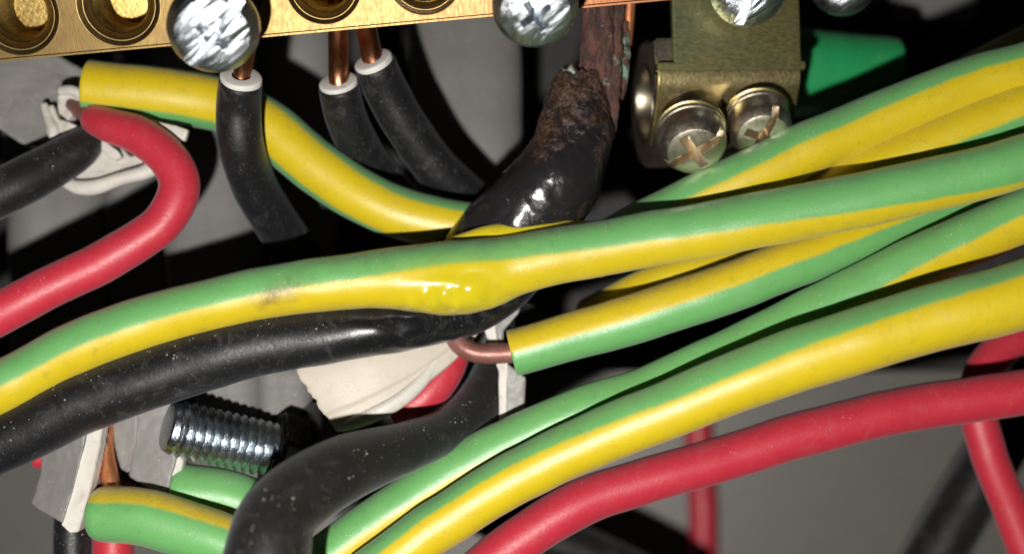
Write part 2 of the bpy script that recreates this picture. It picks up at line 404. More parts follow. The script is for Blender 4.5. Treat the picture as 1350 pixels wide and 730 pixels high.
flatcable([(184, 90, 24, 48), (188, 250, 24, 48), (190, 330, 25, 48), (200, 450, 26, 48)], 'pale grey cable glimpsed inside the loop of the red wire', seed=4)
flatcable([(70, 150, 24, 66), (80, 280, 24, 66), (84, 420, 25, 66), (86, 500, 27, 66)], 'grey cable below the dusty black wire at the left edge', seed=5)
flatcable([(1236, -160, 42, 60), (1234, -60, 42, 60), (1228, 26, 42, 54)], 'out of focus grey cable end at the top right above the earth wires', seed=6)

# ------------------------------------------------------------------ brass terminal bar
A = R(5.25)
U = Vector((math.cos(A), 0, math.sin(A)))
W0 = Vector((0, -math.cos(R(17)), -math.sin(R(17))))
W = (W0-U*W0.dot(U)).normalized(); V = W.cross(U)
if V.z < 0: V = -V
BO = pt(430, 42.5, 0)
BARM = Matrix.Translation(BO) @ Matrix((U, V, W)).transposed().to_4x4()   # local x along, y up, z out of the face
def bar_x(px): return (px-430)/PXMM/math.cos(A)
HV = 3.75; BH = 8.0; BT = 7.0
bart = thing('terminal_bar', pt(430, 42.5, 0), 'tarnished brass earth terminal bar with round holes across the top', 'terminal bar')
bm = bmesh.new()
add_box(bm, ((bar_x(-330)+bar_x(905))/2, BH/2, -BT/2), (bar_x(905)-bar_x(-330), BH, BT))
bmesh.ops.bevel(bm, geom=bm.edges[:], offset=0.28*MM, segments=3, affect='EDGES')
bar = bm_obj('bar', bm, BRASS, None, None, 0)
holes = [(-105, 55), (34, 54), (166, 54), (300, 54), (434, 50), (566, 50), (708, 50), (838, 50)]
cb = bmesh.new()
for hx, hr in holes:
    ro = hr/PXMM
    b2 = lathe_bm([(0, 0.6), (ro*1.06, 0.6), (ro, 0.0), (ro*0.93, -0.16), (ro*0.80, -0.5), (ro*0.72, -0.9), (ro*0.70, -6.2), (0, -6.2)], 48)
    b2.transform(Matrix.Translation(Vector((bar_x(hx), HV, 0))*MM))
    me = bpy.data.meshes.new('t'); b2.to_mesh(me); b2.free(); cb.from_mesh(me); bpy.data.meshes.remove(me)
cut(bar, cb)
bar.data.transform(BARM)
bar.data.shade_smooth(); bar.data.set_sharp_from_angle(angle=R(28))
bar.parent = bart; bar.matrix_parent_inverse = Matrix.Translation(-bart.location)
for i, (hx, hr) in enumerate(holes):
    # threaded lining of each bore, real rings
    ro = hr/PXMM*0.70
    prof = []
    z = -0.95
    while z > -5.8:
        prof += [(ro*1.01, z), (ro*0.90, z-0.2)]; z -= 0.4
    prof += [(ro*0.9, -6.0), (0, -6.0)]
    b2 = lathe_bm(prof, 40)
    bmesh.ops.reverse_faces(b2, faces=b2.faces[:])
    b2.transform(BARM @ Matrix.Translation(Vector((bar_x(hx), HV, 0))*MM))
    bore = bm_obj('threaded_bore', b2, BRASSIN, bart, None, 50)
    # turned lip round the hole
    rr = hr/PXMM
    for q, fr in enumerate((1.0, 0.86)):
        b2 = lathe_bm([(rr*fr*0.985, 0.0-0.22*q), (rr*fr, 0.035-0.22*q), (rr*fr*1.03, 0.02-0.22*q), (rr*fr*1.03, -0.35-0.22*q), (rr*fr*0.985, -0.35-0.22*q), (rr*fr*0.985, 0.0-0.22*q)], 48)
        b2.transform(BARM @ Matrix.Translation(Vector((bar_x(hx), HV, 0))*MM))
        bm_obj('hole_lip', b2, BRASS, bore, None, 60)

def screw(name, centre, axis, rad, label, m, style='pozi', spin=30, shank=9.0, group=None, washer=False, hh=2.3, mshank=None, dome=1.0, cat='screw'):
    """centre: crown of the head; the axis points out of the head"""
    t = thing(name, centre, label, cat, group)
    r = rad
    prof = [(0, 0)] + [(r*0.94*math.sin(a), -dome*(1-math.cos(a))*r*0.55) for a in [R(x) for x in (12, 24, 36, 48, 58)]]
    ztop = prof[-1][1]; rl = prof[-1][0]
    prof += [(r*0.90, ztop-0.16*r), (r*0.97, ztop-0.28*r), (r, ztop-0.42*r), (r, -hh), (r*0.97, -hh-0.08), (0, -hh-0.08)]
    b = lathe_bm(prof, 64)
    h = bm_obj('head', b, m, None, None, 0)
    c = bmesh.new()
    if style == 'slot':
        add_box(c, (0, 0, 0), (r*2.3, r*0.26, 1.7*r*0.6))
    if style in ('pozi', 'combo'):
        for k in range(2):
            vs_ = add_box(c, (0, 0, -0.2*r), (r*(1.02 if style == 'pozi' else 0.95), r*0.23, 1.25*r), Matrix.Rotation(R(90*k), 4, 'Z'))
            for v in vs_:
                if v.co.z < -0.3*r*MM: v.co.x *= 0.42; v.co.y *= 0.42
    if style == 'deep':
        for k in range(2):
            vs_ = add_box(c, (0, 0, -0.25*r), (r*1.45, r*0.34, 1.3*r), Matrix.Rotation(R(90*k), 4, 'Z'))
            for v in vs_:
                if v.co.z < -0.3*r*MM: v.co.x *= 0.5; v.co.y *= 0.5
        add_box(c, (0, 0, 0.02), (r*2.4, r*0.24, 0.9*r))
    if style == 'combo':
        add_box(c, (0, 0, 0.02), (r*2.4, r*0.30, 0.80*r), Matrix.Rotation(R(0), 4, 'Z'))
    bmesh.ops.recalc_face_normals(c, faces=c.faces[:])
    md = bpy.data.meshes.new('c'); c.to_mesh(md); c.free()
    co = bpy.data.objects.new('c', md); COL.objects.link(co)
    mo = h.modifiers.new('b', 'BOOLEAN'); mo.operation = 'DIFFERENCE'; mo.object = co; mo.solver = 'EXACT'; mo.use_self = True
    mo = h.modifiers.new('v', 'BEVEL'); mo.width = 0.07*MM; mo.segments = 2; mo.limit_method = 'ANGLE'; mo.angle_limit = R(35)
    apply_mods(h); bpy.data.objects.remove(co)
    F = Matrix.Translation(centre) @ frame(axis, spin=spin)
    h.data.transform(F); h.data.shade_smooth(); h.data.set_sharp_from_angle(angle=R(32))
    h.parent = t; h.matrix_parent_inverse = Matrix.Translation(-t.location)
    # threaded shank
    rs = r*0.55; prof = [(0, -hh-0.02)]; z = -hh-0.05
    while z > -hh-shank:
        prof += [(rs, z), (rs*0.86, z-0.3)]; z -= 0.6
    prof += [(rs*0.7, z), (0, z)]
    b = lathe_bm(prof, 32); bm_obj('shank', b, mshank or m, t, F, 50)
    if washer:
        b = lathe_bm([(rs*1.02, -hh-0.1), (r*0.99, -hh-0.1), (r*1.03, -hh-0.2), (r*1.03, -hh-0.5), (r*0.99, -hh-0.6), (rs*1.02, -hh-0.6), (rs*1.02, -hh-0.1)], 56)
        bm_obj('washer', b, SCREWNI, t, F, 40)
        b = lathe_bm([(rs*1.02, -hh-0.66), (r*1.02, -hh-0.66), (r*1.07, -hh-0.76), (r*1.07, -hh-1.0), (rs*1.02, -hh-1.0), (rs*1.02, -hh-0.66)], 56)
        bm_obj('washer', b, CLAMPSTEEL, t, F, 40)
    return t
def bar_screw(hx, rpx, cx, cy, label, m, style, spin, standoff, dome=0.55):
    base = BARM @ (Vector((bar_x(hx), HV, 0))*MM)
    # head crown where the photograph shows it, on the line out of the hole
    d = (base + W*standoff*MM).y/MM
    c = pt(cx, cy, d)
    ax = (c-base).normalized()
    screw('terminal_screw', c, ax, rpx/PXMM*(D+d)/D, label, m, style, spin, (c-base).length/MM+1.0, 'clamping screws along the terminal bar', dome=dome)
bar_screw(300, 62, 279, 49, 'big bright zinc screw head above the leftmost black wire end', ZINCW, 'combo', 52, 8.5, 0.42)
bar_screw(566, 34, 560, -27, 'screw head just peeping in at the top edge, set flush in the brass bar', ZINC, 'slot', 10, 1.0)
bar_screw(708, 58, 706, 22, 'cross recess screw head at the copper coloured end of the brass bar', ZINCW, 'pozi', 35, 8.5)

# ------------------------------------------------------------------ earth clamp (bracket) and its screws
CX = Vector((math.cos(R(7)), math.sin(R(7)), 0.03)).normalized()     # right end farther to the camera: its left cheek shows
CZ = Vector((-0.03, 0, 1)); CZ = (CZ-CX*CZ.dot(CX)).normalized()
CY = CZ.cross(CX).normalized()                                           # into depth
CO = pt(868, 112, 4.6)
CM = Matrix.Translation(CO) @ Matrix((CX, CY, CZ)).transposed().to_4x4()
clamp = thing('earth_clamp', CO, 'greenish passivated steel clamp bracket with a round tunnel in its left cheek', 'clamp')
def extrude_profile(name, prof, x0, x1, m, bev=0.15):
    bm = bmesh.new()
    f = bm.faces.new([bm.verts.new(Vector((x0, a, b))*MM) for a, b in prof])
    r = bmesh.ops.extrude_face_region(bm, geom=[f])
    bmesh.ops.translate(bm, verts=[g for g in r['geom'] if isinstance(g, bmesh.types.BMVert)], vec=Vector(((x1-x0)*MM, 0, 0)))
    bmesh.ops.recalc_face_normals(bm, faces=bm.faces[:])
    if bev:
        bmesh.ops.bevel(bm, geom=[e for e in bm.edges if e.calc_face_angle(0) > R(35)], offset=bev*MM, segments=2, affect='EDGES')
    me = bpy.data.meshes.new(name); bm.to_mesh(me); bm.free()
    return link(name, me, m)
def place(o, par, Mx, ang=40):
    o.data.transform(Mx); o.data.shade_smooth(); o.data.set_sharp_from_angle(angle=R(ang))
    o.parent = par; o.matrix_parent_inverse = Matrix.Translation(-par.location)
# front plate, bent back at its foot
bend = [(0.0, 1.3)] + [(1.9*(1-math.cos(R(a)))+0.0, 1.3-2.6*math.sin(R(a))) for a in (8, 16, 24, 32, 40)]
bx, bz = bend[-1]
outer = bend + [(bx+2.6, bz-3.9), (bx+3.1, bz-4.6)]
inner = [(a+0.9, b+0.35) for a, b in outer][::-1]
o = extrude_profile('bent_plate', outer+inner+[(1.0, 1.3)], 0.0, 12.7, CLAMPSTEEL); place(o, clamp, CM, 50)
o = extrude_profile('tab', [(0, 13.5), (0, 1.25), (1.0, 1.25), (1.0, 13.5)], 1.45, 12.75, PASSIV); place(o, clamp, CM)
o = extrude_profile('shoulder', [(-0.01, 1.9), (-0.01, 1.2), (0.99, 1.2), (0.99, 1.9)], 0.0, 13.15, PASSIV, 0.1); place(o, clamp, CM)
# cheek with the tunnel
cy_, cz_ = 6.0, -0.9
ring = [(cy_+5.4*math.cos(R(a)), cz_+5.7*math.sin(R(a))) for a in range(-140, 130, 15)]
prof = [(1.0, 1.6), (1.05, 0.4), (bx+0.95, bz+0.2), (bx+2.0, bz-2.5)] + ring + [(1.2, 4.2)]
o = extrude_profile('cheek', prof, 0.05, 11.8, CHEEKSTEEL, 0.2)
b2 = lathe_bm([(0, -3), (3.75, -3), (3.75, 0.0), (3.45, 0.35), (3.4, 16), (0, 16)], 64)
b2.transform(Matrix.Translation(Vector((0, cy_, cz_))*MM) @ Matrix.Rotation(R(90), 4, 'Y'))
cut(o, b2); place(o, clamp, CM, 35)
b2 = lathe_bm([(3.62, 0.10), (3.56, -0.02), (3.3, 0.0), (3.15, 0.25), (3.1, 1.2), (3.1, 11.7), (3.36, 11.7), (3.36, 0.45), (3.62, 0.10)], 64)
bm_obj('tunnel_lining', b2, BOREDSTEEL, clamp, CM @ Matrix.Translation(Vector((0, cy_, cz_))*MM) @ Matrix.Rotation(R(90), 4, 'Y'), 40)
sn = (CM.to_3x3() @ Vector((-0.10, -0.74, -0.66))).normalized()
def clamp_screw(cx, cy, d, rpx, label, spin):
    c = pt(cx, cy, d)
    screw('clamp_screw', c, sn, rmm(rpx, d)/MM, label, SCREWNI, 'deep', spin, 6.0, 'screws of the earth clamp', True, hh=2.5, dome=0.3)
clamp_screw(916, 202, 1.4, 45, 'front nickel clamp screw with slotted cross head, left of the pair', 35)
clamp_screw(1006, 182, 3.4, 42, 'right clamp screw half hidden behind the topmost earth wire', 70)
# two zinc heads at the top edge behind the bracket's upper end
t_ = screw('terminal_screw', pt(992, -16, 1), Vector((0, -1, -0.2)), rmm(52, 1)/MM, 'dull screw head overlapping the top of the steel clamp', ZINCW, 'slot', 75, 5.0, 'clamping screws along the terminal bar')
t_ = screw('terminal_screw', pt(1120, -26, 6), Vector((0, -1, -0.2)), rmm(47, 6)/MM, 'rounded screw head at top right beside the green sleeve', ZINCW, 'pozi', 15, 5.0, 'clamping screws along the terminal bar')

# green plastic sleeve emerging from the clamp
sl = thing('green_sleeve', pt(1060, 90, 14), 'plain dark green plastic sleeve sticking out right of the clamp', 'sleeve')
tube('sleeve', [(1020, 98, 21, 62), (1065, 96, 21, 58), (1120, 92, 21, 49), (1165, 86, 21, 38), (1182, 84, 21, 33)], PLASTGREEN, sl, wob=0.006, cham=0.14)

# ------------------------------------------------------------------ wires
EG = 'green and yellow earth wires'
def earth(pts, label, h=60, **kw):
    return tag(tube('earth_wire', pts, gy(h), **kw), label, 'wire', EG)

def melt_main(th, c):
    x, y = px_of(c)
    return math.exp(-((x-600)/75)**2)*max(0, min(1, 0.75-1.1*math.sin(th)))
def char_main(th, c):
    x, y = px_of(c)
    s = math.sin(th)
    return min(1, 1.1*math.exp(-((x-378-30*s)/26)**2)*math.exp(-((s+0.05)/0.45)**2) + 0.5*math.exp(-((x-480)/60)**2)*math.exp(-((s-0.9)/0.25)**2) + 0.8*math.exp(-((x-715)/85)**2)*math.exp(-((s-0.95)/0.22)**2) + 0.55*math.exp(-((x-560)/55)**2)*math.exp(-((s+1)/0.12)**2))
def bulge_main(th, c, s):
    x, y = px_of(c)
    g = math.exp(-((x-598)/82)**2)
    low = max(0.0, -math.sin(th))
    lump = noise.noise(c/MM*0.5+Vector((math.cos(th)*1.6, math.sin(th)*1.6, 0)))*0.07
    for bx_, by_, br, ba in ((540, 0.80, 10, 0.05), (560, 0.62, 9, 0.055), (566, 0.86, 9, 0.06), (584, 0.66, 11, 0.06), (600, 0.84, 9, 0.06), (624, 0.50, 16, 0.06), (520, 0.9, 10, 0.04)):
        q = ((x-bx_)/br)**2+((-math.sin(th)-by_)*46/br)**2
        if q < 6 and math.cos(th) > -0.2: lump += ba*2.0*(math.exp(-q)-0.35*math.exp(-(q-1.6)**2))*max(0, min(1, (0.97+math.sin(th))*5+0.15))
    return 1 + g*(0.33*low**1.3) + g*lump*(0.3+low) + 0.035*math.exp(-((x-430)/60)**2)*noise.noise(c/MM*0.4+Vector((math.cos(th), 0, math.sin(th)))*1.5)
MW = thing('earth_wire', pt(675, 365, -1), 'long front green and yellow earth wire crossing the whole picture, melted at its middle', 'wire', EG)
tube('insulation', [(-120, 566, 0, 36, -60), (0, 511, 0, 36, -60), (100, 460, 0, 36, -60), (200, 424, 0, 36, -62), (350, 385, -0.3, 35, -62), (480, 369, -0.6, 37, -58),
     (560, 362, -0.8, 41, -50), (620, 357, -0.8, 42, -46), (690, 345, -0.6, 38, -54), (820, 322, -0.4, 37, -64), (1000, 290, -0.8, 37, -74), (1200, 250, -1.2, 36, -92), (1350, 212, -1.6, 34.5, -112), (1480, 172, -2, 34, -115)],
     gy(62), MW, seg=64, step=0.3, bulge=bulge_main, attrs={'melt': melt_main, 'char': char_main}, seed=1)
tube('melted_bead', [(600, 322, 0.6, 12), (640, 312, 0.5, 15, 0), (690, 309, 0.4, 14), (745, 302, 0.6, 12), (790, 300, 1, 8)], gy(170), MW, seg=28, step=0.25, wob=0.12, seed=5, attrs={'melt': lambda th, c: 0.75})
# black wire fused under it
def melt_b(th, c):
    x, y = px_of(c)
    return 0.78*max(0, min(1, (x-420)/80))
def bulge_b(th, c, s):
    x, y = px_of(c)
    return 1+0.06*math.exp(-((x-545)/70)**2)*noise.noise(c/MM*0.5+Vector((math.cos(th)*2, math.sin(th)*2, 0)))
tag(tube('black_wire', [(-120, 640, 1, 40), (0, 583, 0.8, 40), (130, 522, 0.6, 42), (300, 464, 0.6, 42), (450, 438, 0.8, 38), (560, 424, 1.6, 33), (620, 413, 2.2, 29), (665, 395, 3.0, 22), (700, 372, 4.5, 14)],
     BLACK, seg=56, step=0.3, bulge=bulge_b, attrs={'melt': melt_b}, seed=2), 'thick dusty black wire fused along the underside of the melted earth wire', 'wire', 'black wires')

# upper earth wire passing behind the black wire end
earth([(116, 116, 7.8, 37, 19), (200, 125, 7.9, 37, 17), (290, 137, 8.0, 36, 8), (350, 166, 7.4, 36, 0), (420, 222, 7, 36, -4), (500, 270, 6.5, 35, -10), (570, 292, 6.4, 34, -14), (650, 306, 6.8, 33, -16), (740, 335, 7.5, 33, -16)],
      'yellow striped earth wire whose cut end lies below the brass bar at left', 51, seed=3)
# right hand bundle
earth([(780, 335, 7, 32, -55), (860, 292, 4.4, 34, -50), (980, 236, 3.8, 35.5, -46), (1100, 181, 3.8, 36, -44), (1250, 122, 3.8, 36, -38), (1350, 92, 3.6, 36, -34), (1480, 60, 3, 36, -30)],
      'topmost earth wire of the right bundle, passing just below the clamp screws', seed=4)
earth([(1000, 300, 6.5, 30, 30), (1100, 247, 4.6, 33, 34), (1200, 201, 3.8, 35, 38), (1350, 140, 3.2, 36, 42), (1480, 92, 2.5, 36, 42)],
      'earth wire with its yellow side up, second from the top at the right edge', seed=5)
earth([(1100, 190, 22, 26, 20), (1220, 130, 20, 28, 20), (1350, 68, 17, 30, 20), (1480, 10, 15, 31, 20)], 'shadowed earth wire in the top right corner above the bundle', seed=6)
earth([(780, 420, 11, 28, 10), (860, 380, 6, 30, 10), (960, 348, 5.8, 31, 10), (1100, 305, 7.6, 31, 10), (1350, 235, 9, 31, 10)], 'yellow earth wire tip showing in the gap under the long front wire', seed=7)
SE = thing('earth_wire', pt(680, 465, 2.5), 'earth wire with stripped end and dull copper core curling from it', 'wire', EG)
tube('insulation', [(676, 464, 2.6, 31, 60), (760, 441, 2.4, 32, 60), (850, 415, 2, 33, 60), (950, 382, 1.7, 33, 60), (1050, 345, 2.2, 33, 58), (1150, 304, 3.6, 33, 56), (1250, 266, 5.2, 33, 54), (1350, 230, 6.5, 33, 50)], gy(61), SE, seed=8, cham=0.03)
tube('conductor', [(575, 380, 8, 13), (590, 415, 5, 13), (598, 440, 3.2, 13.5), (612, 458, 2.6, 13.5), (640, 466, 2.5, 13.5), (700, 463, 2.6, 13.5)], OXCOPPER, SE, seg=24, wob=0.02)
earth([(350, 800, 0.2, 32, -92), (425, 738, 1.4, 33, -64), (520, 673, 1.6, 34, -64), (640, 600, 1.4, 34, -68), (760, 544, 0.6, 32, -80), (850, 514, 0.8, 31, -96), (950, 470, 1, 31, -98), (1080, 408, 1.2, 33, -84), (1200, 350, 1, 35, -70), (1350, 285, 0.5, 36, -58), (1480, 230, 0, 36, -55)],
      'mostly green earth wire lying directly above the broad yellow one', seed=9)
earth([(400, 836, -2, 35, -38), (500, 748, -2.2, 35, -36), (600, 677, -2.4, 35, -34), (700, 618, -2.8, 35.5, -36), (800, 572, -3.4, 37, -44), (920, 523, -4.2, 39, -50), (1050, 474, -5, 42, -46), (1200, 428, -5.6, 44, -38), (1350, 388, -6, 45, -30), (1480, 350, -6, 45, -28)],
      'broad yellow lower earth wire running from bottom centre to the right edge', 62, seed=10)
# lower left earth wire ends
L1 = thing('earth_wire', pt(128, 672, 1), 'green earth wire end at lower left with copper core bent upwards', 'wire', EG)
tube('insulation', [(140, 676, 1, 37, 82), (200, 684, 0.2, 37, 84), (290, 712, -0.5, 37, 88), (380, 760, -1, 37, 90)], gy(61), L1, seed=11, cham=0.35)
tube('conductor', [(142, 540, 5, 10), (139, 585, 4.2, 10), (144, 625, 3.4, 12), (155, 655, 2.6, 12), (180, 676, 1.2, 11)], COPPERB, L1, seg=24, wob=0.05)
L2 = thing('earth_wire', pt(240, 655, 4), 'short green earth wire end under the threaded bolt, half in shadow', 'wire', EG)
tube('insulation', [(240, 646, 4, 36, -86), (300, 655, 4.2, 36, -86), (370, 684, 4.5, 36, -88)], gy(61), L2, seed=12, cham=0.3)
tube('conductor', [(236, 560, 7, 9), (238, 600, 6, 9), (238, 630, 5, 10), (262, 655, 4, 10)], COPPERB, L2, seg=20, wob=0.05)

# black wires clamped in the bar
def bar_wire(pts, core, label, seed):
    t = thing('black_wire', pt(*pts[0][:3]), label, 'wire', 'black wires')
    tube('insulation', pts, BLACK, t, seed=seed, caps=(True, True), cham=0.05)
    a = Vector(pt(*pts[0][:3])); b_ = Vector(pt(*pts[1][:3]))
    x0, y0, d0, r0 = pts[0][:4]; x1, y1, d1, r1 = pts[1][:4]
    L = math.hypot(x1-x0, y1-y0); ux, uy = (x1-x0)/L, (y1-y0)/L
    tube('inner_insulation', [(x0-ux*4.5, y0-uy*4.5, d0-(d1-d0)/L*4.5, r0*0.93), (x0+ux*5, y0+uy*5, d0+(d1-d0)/L*5, r0*0.93)], INNER, t, seg=32, wob=0.05, seed=seed+3, cham=0.08, step=0.1)
    tube('conductor', core+[(x0, y0, d0, core[-1][3]), (x0+ux*25, y0+uy*25, d0+(d1-d0)*0.3, core[-1][3])], COPPER, t, seg=28, wob=0.03, seed=seed+7)
bar_wire([(318, 106, 0.6, 29), (315, 140, 2.2, 29.5), (318, 190, 3.6, 30), (333, 240, 6.5, 30), (362, 290, 10, 30), (400, 345, 14, 30), (450, 420, 19, 30)], [(328, 10, 4.5, 12), (326, 55, 2.6, 12), (321, 88, 0.9, 12)], 'leftmost black wire hanging below the big zinc screw head', 20)
bar_wire([(447, 113, 3.8, 27.5), (456, 150, 5.6, 28), (478, 200, 8.5, 28), (515, 250, 11.5, 28), (560, 300, 14, 28)], [(446, 0, 4.8, 13.5), (446, 60, 4.4, 13.5), (446, 98, 3.6, 13.5)], 'left of two black wires with bare copper necks under the bar', 21)
bar_wire([(494, 84, 4.0, 28), (510, 122, 5.8, 29), (538, 172, 7.5, 29), (575, 222, 9.5, 29), (620, 262, 11.5, 29), (670, 300, 13, 29)], [(480, -10, 5.4, 14), (484, 40, 5.0, 14), (490, 70, 4.1, 14)], 'right of two black wires with bare copper necks under the bar', 22)

# burnt wire with corroded conductor
BW = thing('burnt_black_wire', pt(745, 200, 3), 'burnt and melted black wire with rust crust and corroded copper strands above', 'wire', 'black wires')
def bulge_burn(th, c, s):
    up_ = max(0, min(1, (215-px_of(c)[1])/90))
    q = c/MM; e = Vector((math.cos(th), math.sin(th), 0))
    return 1+0.10*noise.noise(q*0.30+e*1.0)+(0.035+0.07*up_)*noise.noise(q*0.8+e*2.2)+(0.012+0.05*up_)*noise.noise(q*2.1+e*5)+(0.004+0.025*up_)*noise.noise(q*4+e*10)
def rust_b(th, c):
    x, y = px_of(c); s = math.sin(th)   # + = right-hand side when travelling down
    top = max(0, min(1, (225-y)/110)); left = max(0, -s)*max(0, min(1, 1-abs(y-205)/70))
    return min(1, 0.66*top+0.8*left+0.14)
def verd_b(th, c):
    x, y = px_of(c)
    return 0.72*math.exp(-((y-103)/8)**2)*max(0.35, min(1, 0.5-math.sin(th)))
o = tube('melted_insulation', [(768, 96, 4.2, 24), (766, 110, 4.2, 33), (763, 135, 4, 42), (757, 178, 3.5, 51), (741, 225, 3, 57), (712, 264, 3, 60), (668, 300, 3.6, 54), (620, 340, 5, 45), (560, 390, 8, 36)], BURNT, BW, seg=96, step=0.18, wob=0.0,
     bulge=bulge_burn, attrs={'char': rust_b, 'melt': verd_b})
for v in o.data.vertices:      # the rim is broken, not sawn
    x, y = px_of(v.co)
    if y < 140:
        w = (140-y)/40
        v.co.z += MM*w*(0.45*noise.noise(Vector((x*0.045, 2.2, v.co.y/MM*0.5)))+0.38*noise.noise(Vector((x*0.12, 5.2, v.co.y/MM)))-0.016*(x-760))
def bulge_cor(th, c, s):
    q = c/MM; e = Vector((math.cos(th), math.sin(th), 0))
    return 1+0.22*noise.noise(q*0.9+e*1.5)+0.14*noise.noise(q*2.6+e*3)
def verd_c(th, c):
    x, y = px_of(c)
    return min(1, math.exp(-((x-822)/9)**2)*math.exp(-((y-80)/26)**2)*1.8+0.35*math.exp(-((y-95)/30)**2))
for i, q in enumerate([[(783, -30, 4.2, 12), (781, 20, 4.2, 13), (779, 80, 4.2, 15), (776, 125, 4.6, 14)], [(797, -30, 3.6, 12), (797, 30, 3.6, 12), (795, 90, 3.6, 13), (792, 130, 4, 12)],
                       [(812, -30, 4.4, 11), (811, 30, 4.4, 11), (808, 90, 4.0, 12), (806, 140, 3.8, 11), (804, 175, 4.2, 8)], [(823, 30, 5.2, 7), (822, 60, 5, 8), (820, 100, 5, 9), (815, 130, 5, 7)]]):
    tube('copper_strand', q, CORRODED, BW, seg=32, step=0.18, wob=0, bulge=bulge_cor, attrs={'char': verd_c})
tube('copper_strand', [(831, -30, 5.4, 8), (829, 20, 5.4, 8), (826, 60, 5.6, 7)], COPPERB, BW, seg=20)

# red wires
RG = 'red wires'
def red(pts, label, **kw): return tag(tube('red_wire', pts, RED, **kw), label, 'wire', RG)
def melt_r(th, c): return 0.0
RH = thing('red_wire', pt(125, 157, 6), 'red wire curling round in a hook at the left, out of the torn white sheath', 'wire', RG)
tube('insulation', [(124, 156, 6.4, 20), (142, 165, 5.6, 22.5), (185, 181, 4.6, 25.5), (224, 212, 3.8, 27), (237, 248, 3.4, 27), (214, 293, 3, 27), (155, 334, 2.4, 27.5), (80, 371, 1.8, 28), (0, 412, 1.2, 28.5), (-110, 470, 0.5, 29)], RED, RH, seed=30, cham=0.25)
tube('conductor', [(96, 138, 8.2, 11), (110, 147, 7.2, 12.5), (122, 154, 6.6, 14), (142, 165, 5.6, 13)], OXCOPPER, RH, seg=24, wob=0.12, seed=8)
red([(560, 830, 2, 31), (625, 758, 2.5, 31), (690, 707, 3, 31), (780, 656, 3.6, 31), (920, 613, 4.5, 30), (1000, 590, 5, 30), (1100, 560, 5.5, 30), (1200, 538, 6, 30), (1350, 516, 6, 30), (1480, 500, 6, 30)],
    'thick red wire running along under the broad yellow lower earth wire', seed=31)
red([(916, 480, 60, 18), (921, 580, 60, 18.5), (926, 680, 60, 19), (926, 790, 60, 19)], 'straight vertical red wire hanging behind the thick red one', seed=32)
red([(1480, 395, 16, 24), (1370, 432, 14, 24), (1312, 468, 13, 24), (1289, 520, 12, 24), (1300, 590, 12, 24), (1332, 668, 12, 24), (1365, 760, 12, 24)], 'red wire bending round in a C at the far right', seed=33)
red([(150, 640, 6, 26), (150, 700, 5, 27), (150, 800, 4, 27)], 'short red wire under the green earth wire end at bottom left', seed=34)
red([(80, 570, 7, 12), (62, 596, 7, 12), (46, 608, 7, 11)], 'tiny bit of red wire behind the grey sheath at left', seed=35)
red([(524, 548, 5.6, 25), (540, 537, 5.4, 26), (562, 519, 5.4, 26), (588, 485, 6, 25), (600, 440, 7, 24), (605, 380, 9, 24)], 'dark red wire tucked under the off-white sheath', seed=36)

# other black wires
def black(pts, label, m=BLACKDUST, **kw): return tag(tube('black_wire', pts, m, **kw), label, 'wire', 'black wires')
black([(-120, 312, 3, 32), (0, 254, 4, 32), (60, 224, 5.4, 30), (104, 196, 6.8, 26), (118, 182, 8, 20)], 'dusty black wire entering the torn white sheath from the left edge', seed=40)
black([(340, 850, -11, 62), (352, 735, -10.5, 58), (374, 672, -9, 51), (450, 618, -6, 45), (540, 588, -1.5, 33), (604, 556, 3, 29), (655, 497, 7.5, 34), (690, 420, 12, 34)], 'thick out of focus black wire curving down in the bottom foreground', seed=41)
black([(97, 640, 5, 24), (97, 700, 4.5, 25), (97, 800, 4, 25)], 'short black wire below the cut grey sheath at bottom left', BLACK, seed=42)
black([(1350, 540, 34, 34), (1300, 620, 34, 36), (1240, 720, 34, 38), (1190, 810, 34, 38)], 'added black wire standing in for a soft shadow band at lower right', seed=43)  # added wire, its black takes the place of a soft shadow band
black([(560, 640, 36, 30), (700, 700, 36, 32), (790, 735, 36, 32), (900, 790, 36, 32)], 'added black wire standing in for a blurred shadow under the thick red wire', seed=44)  # added in place of the blurred shadow on the grey panel behind

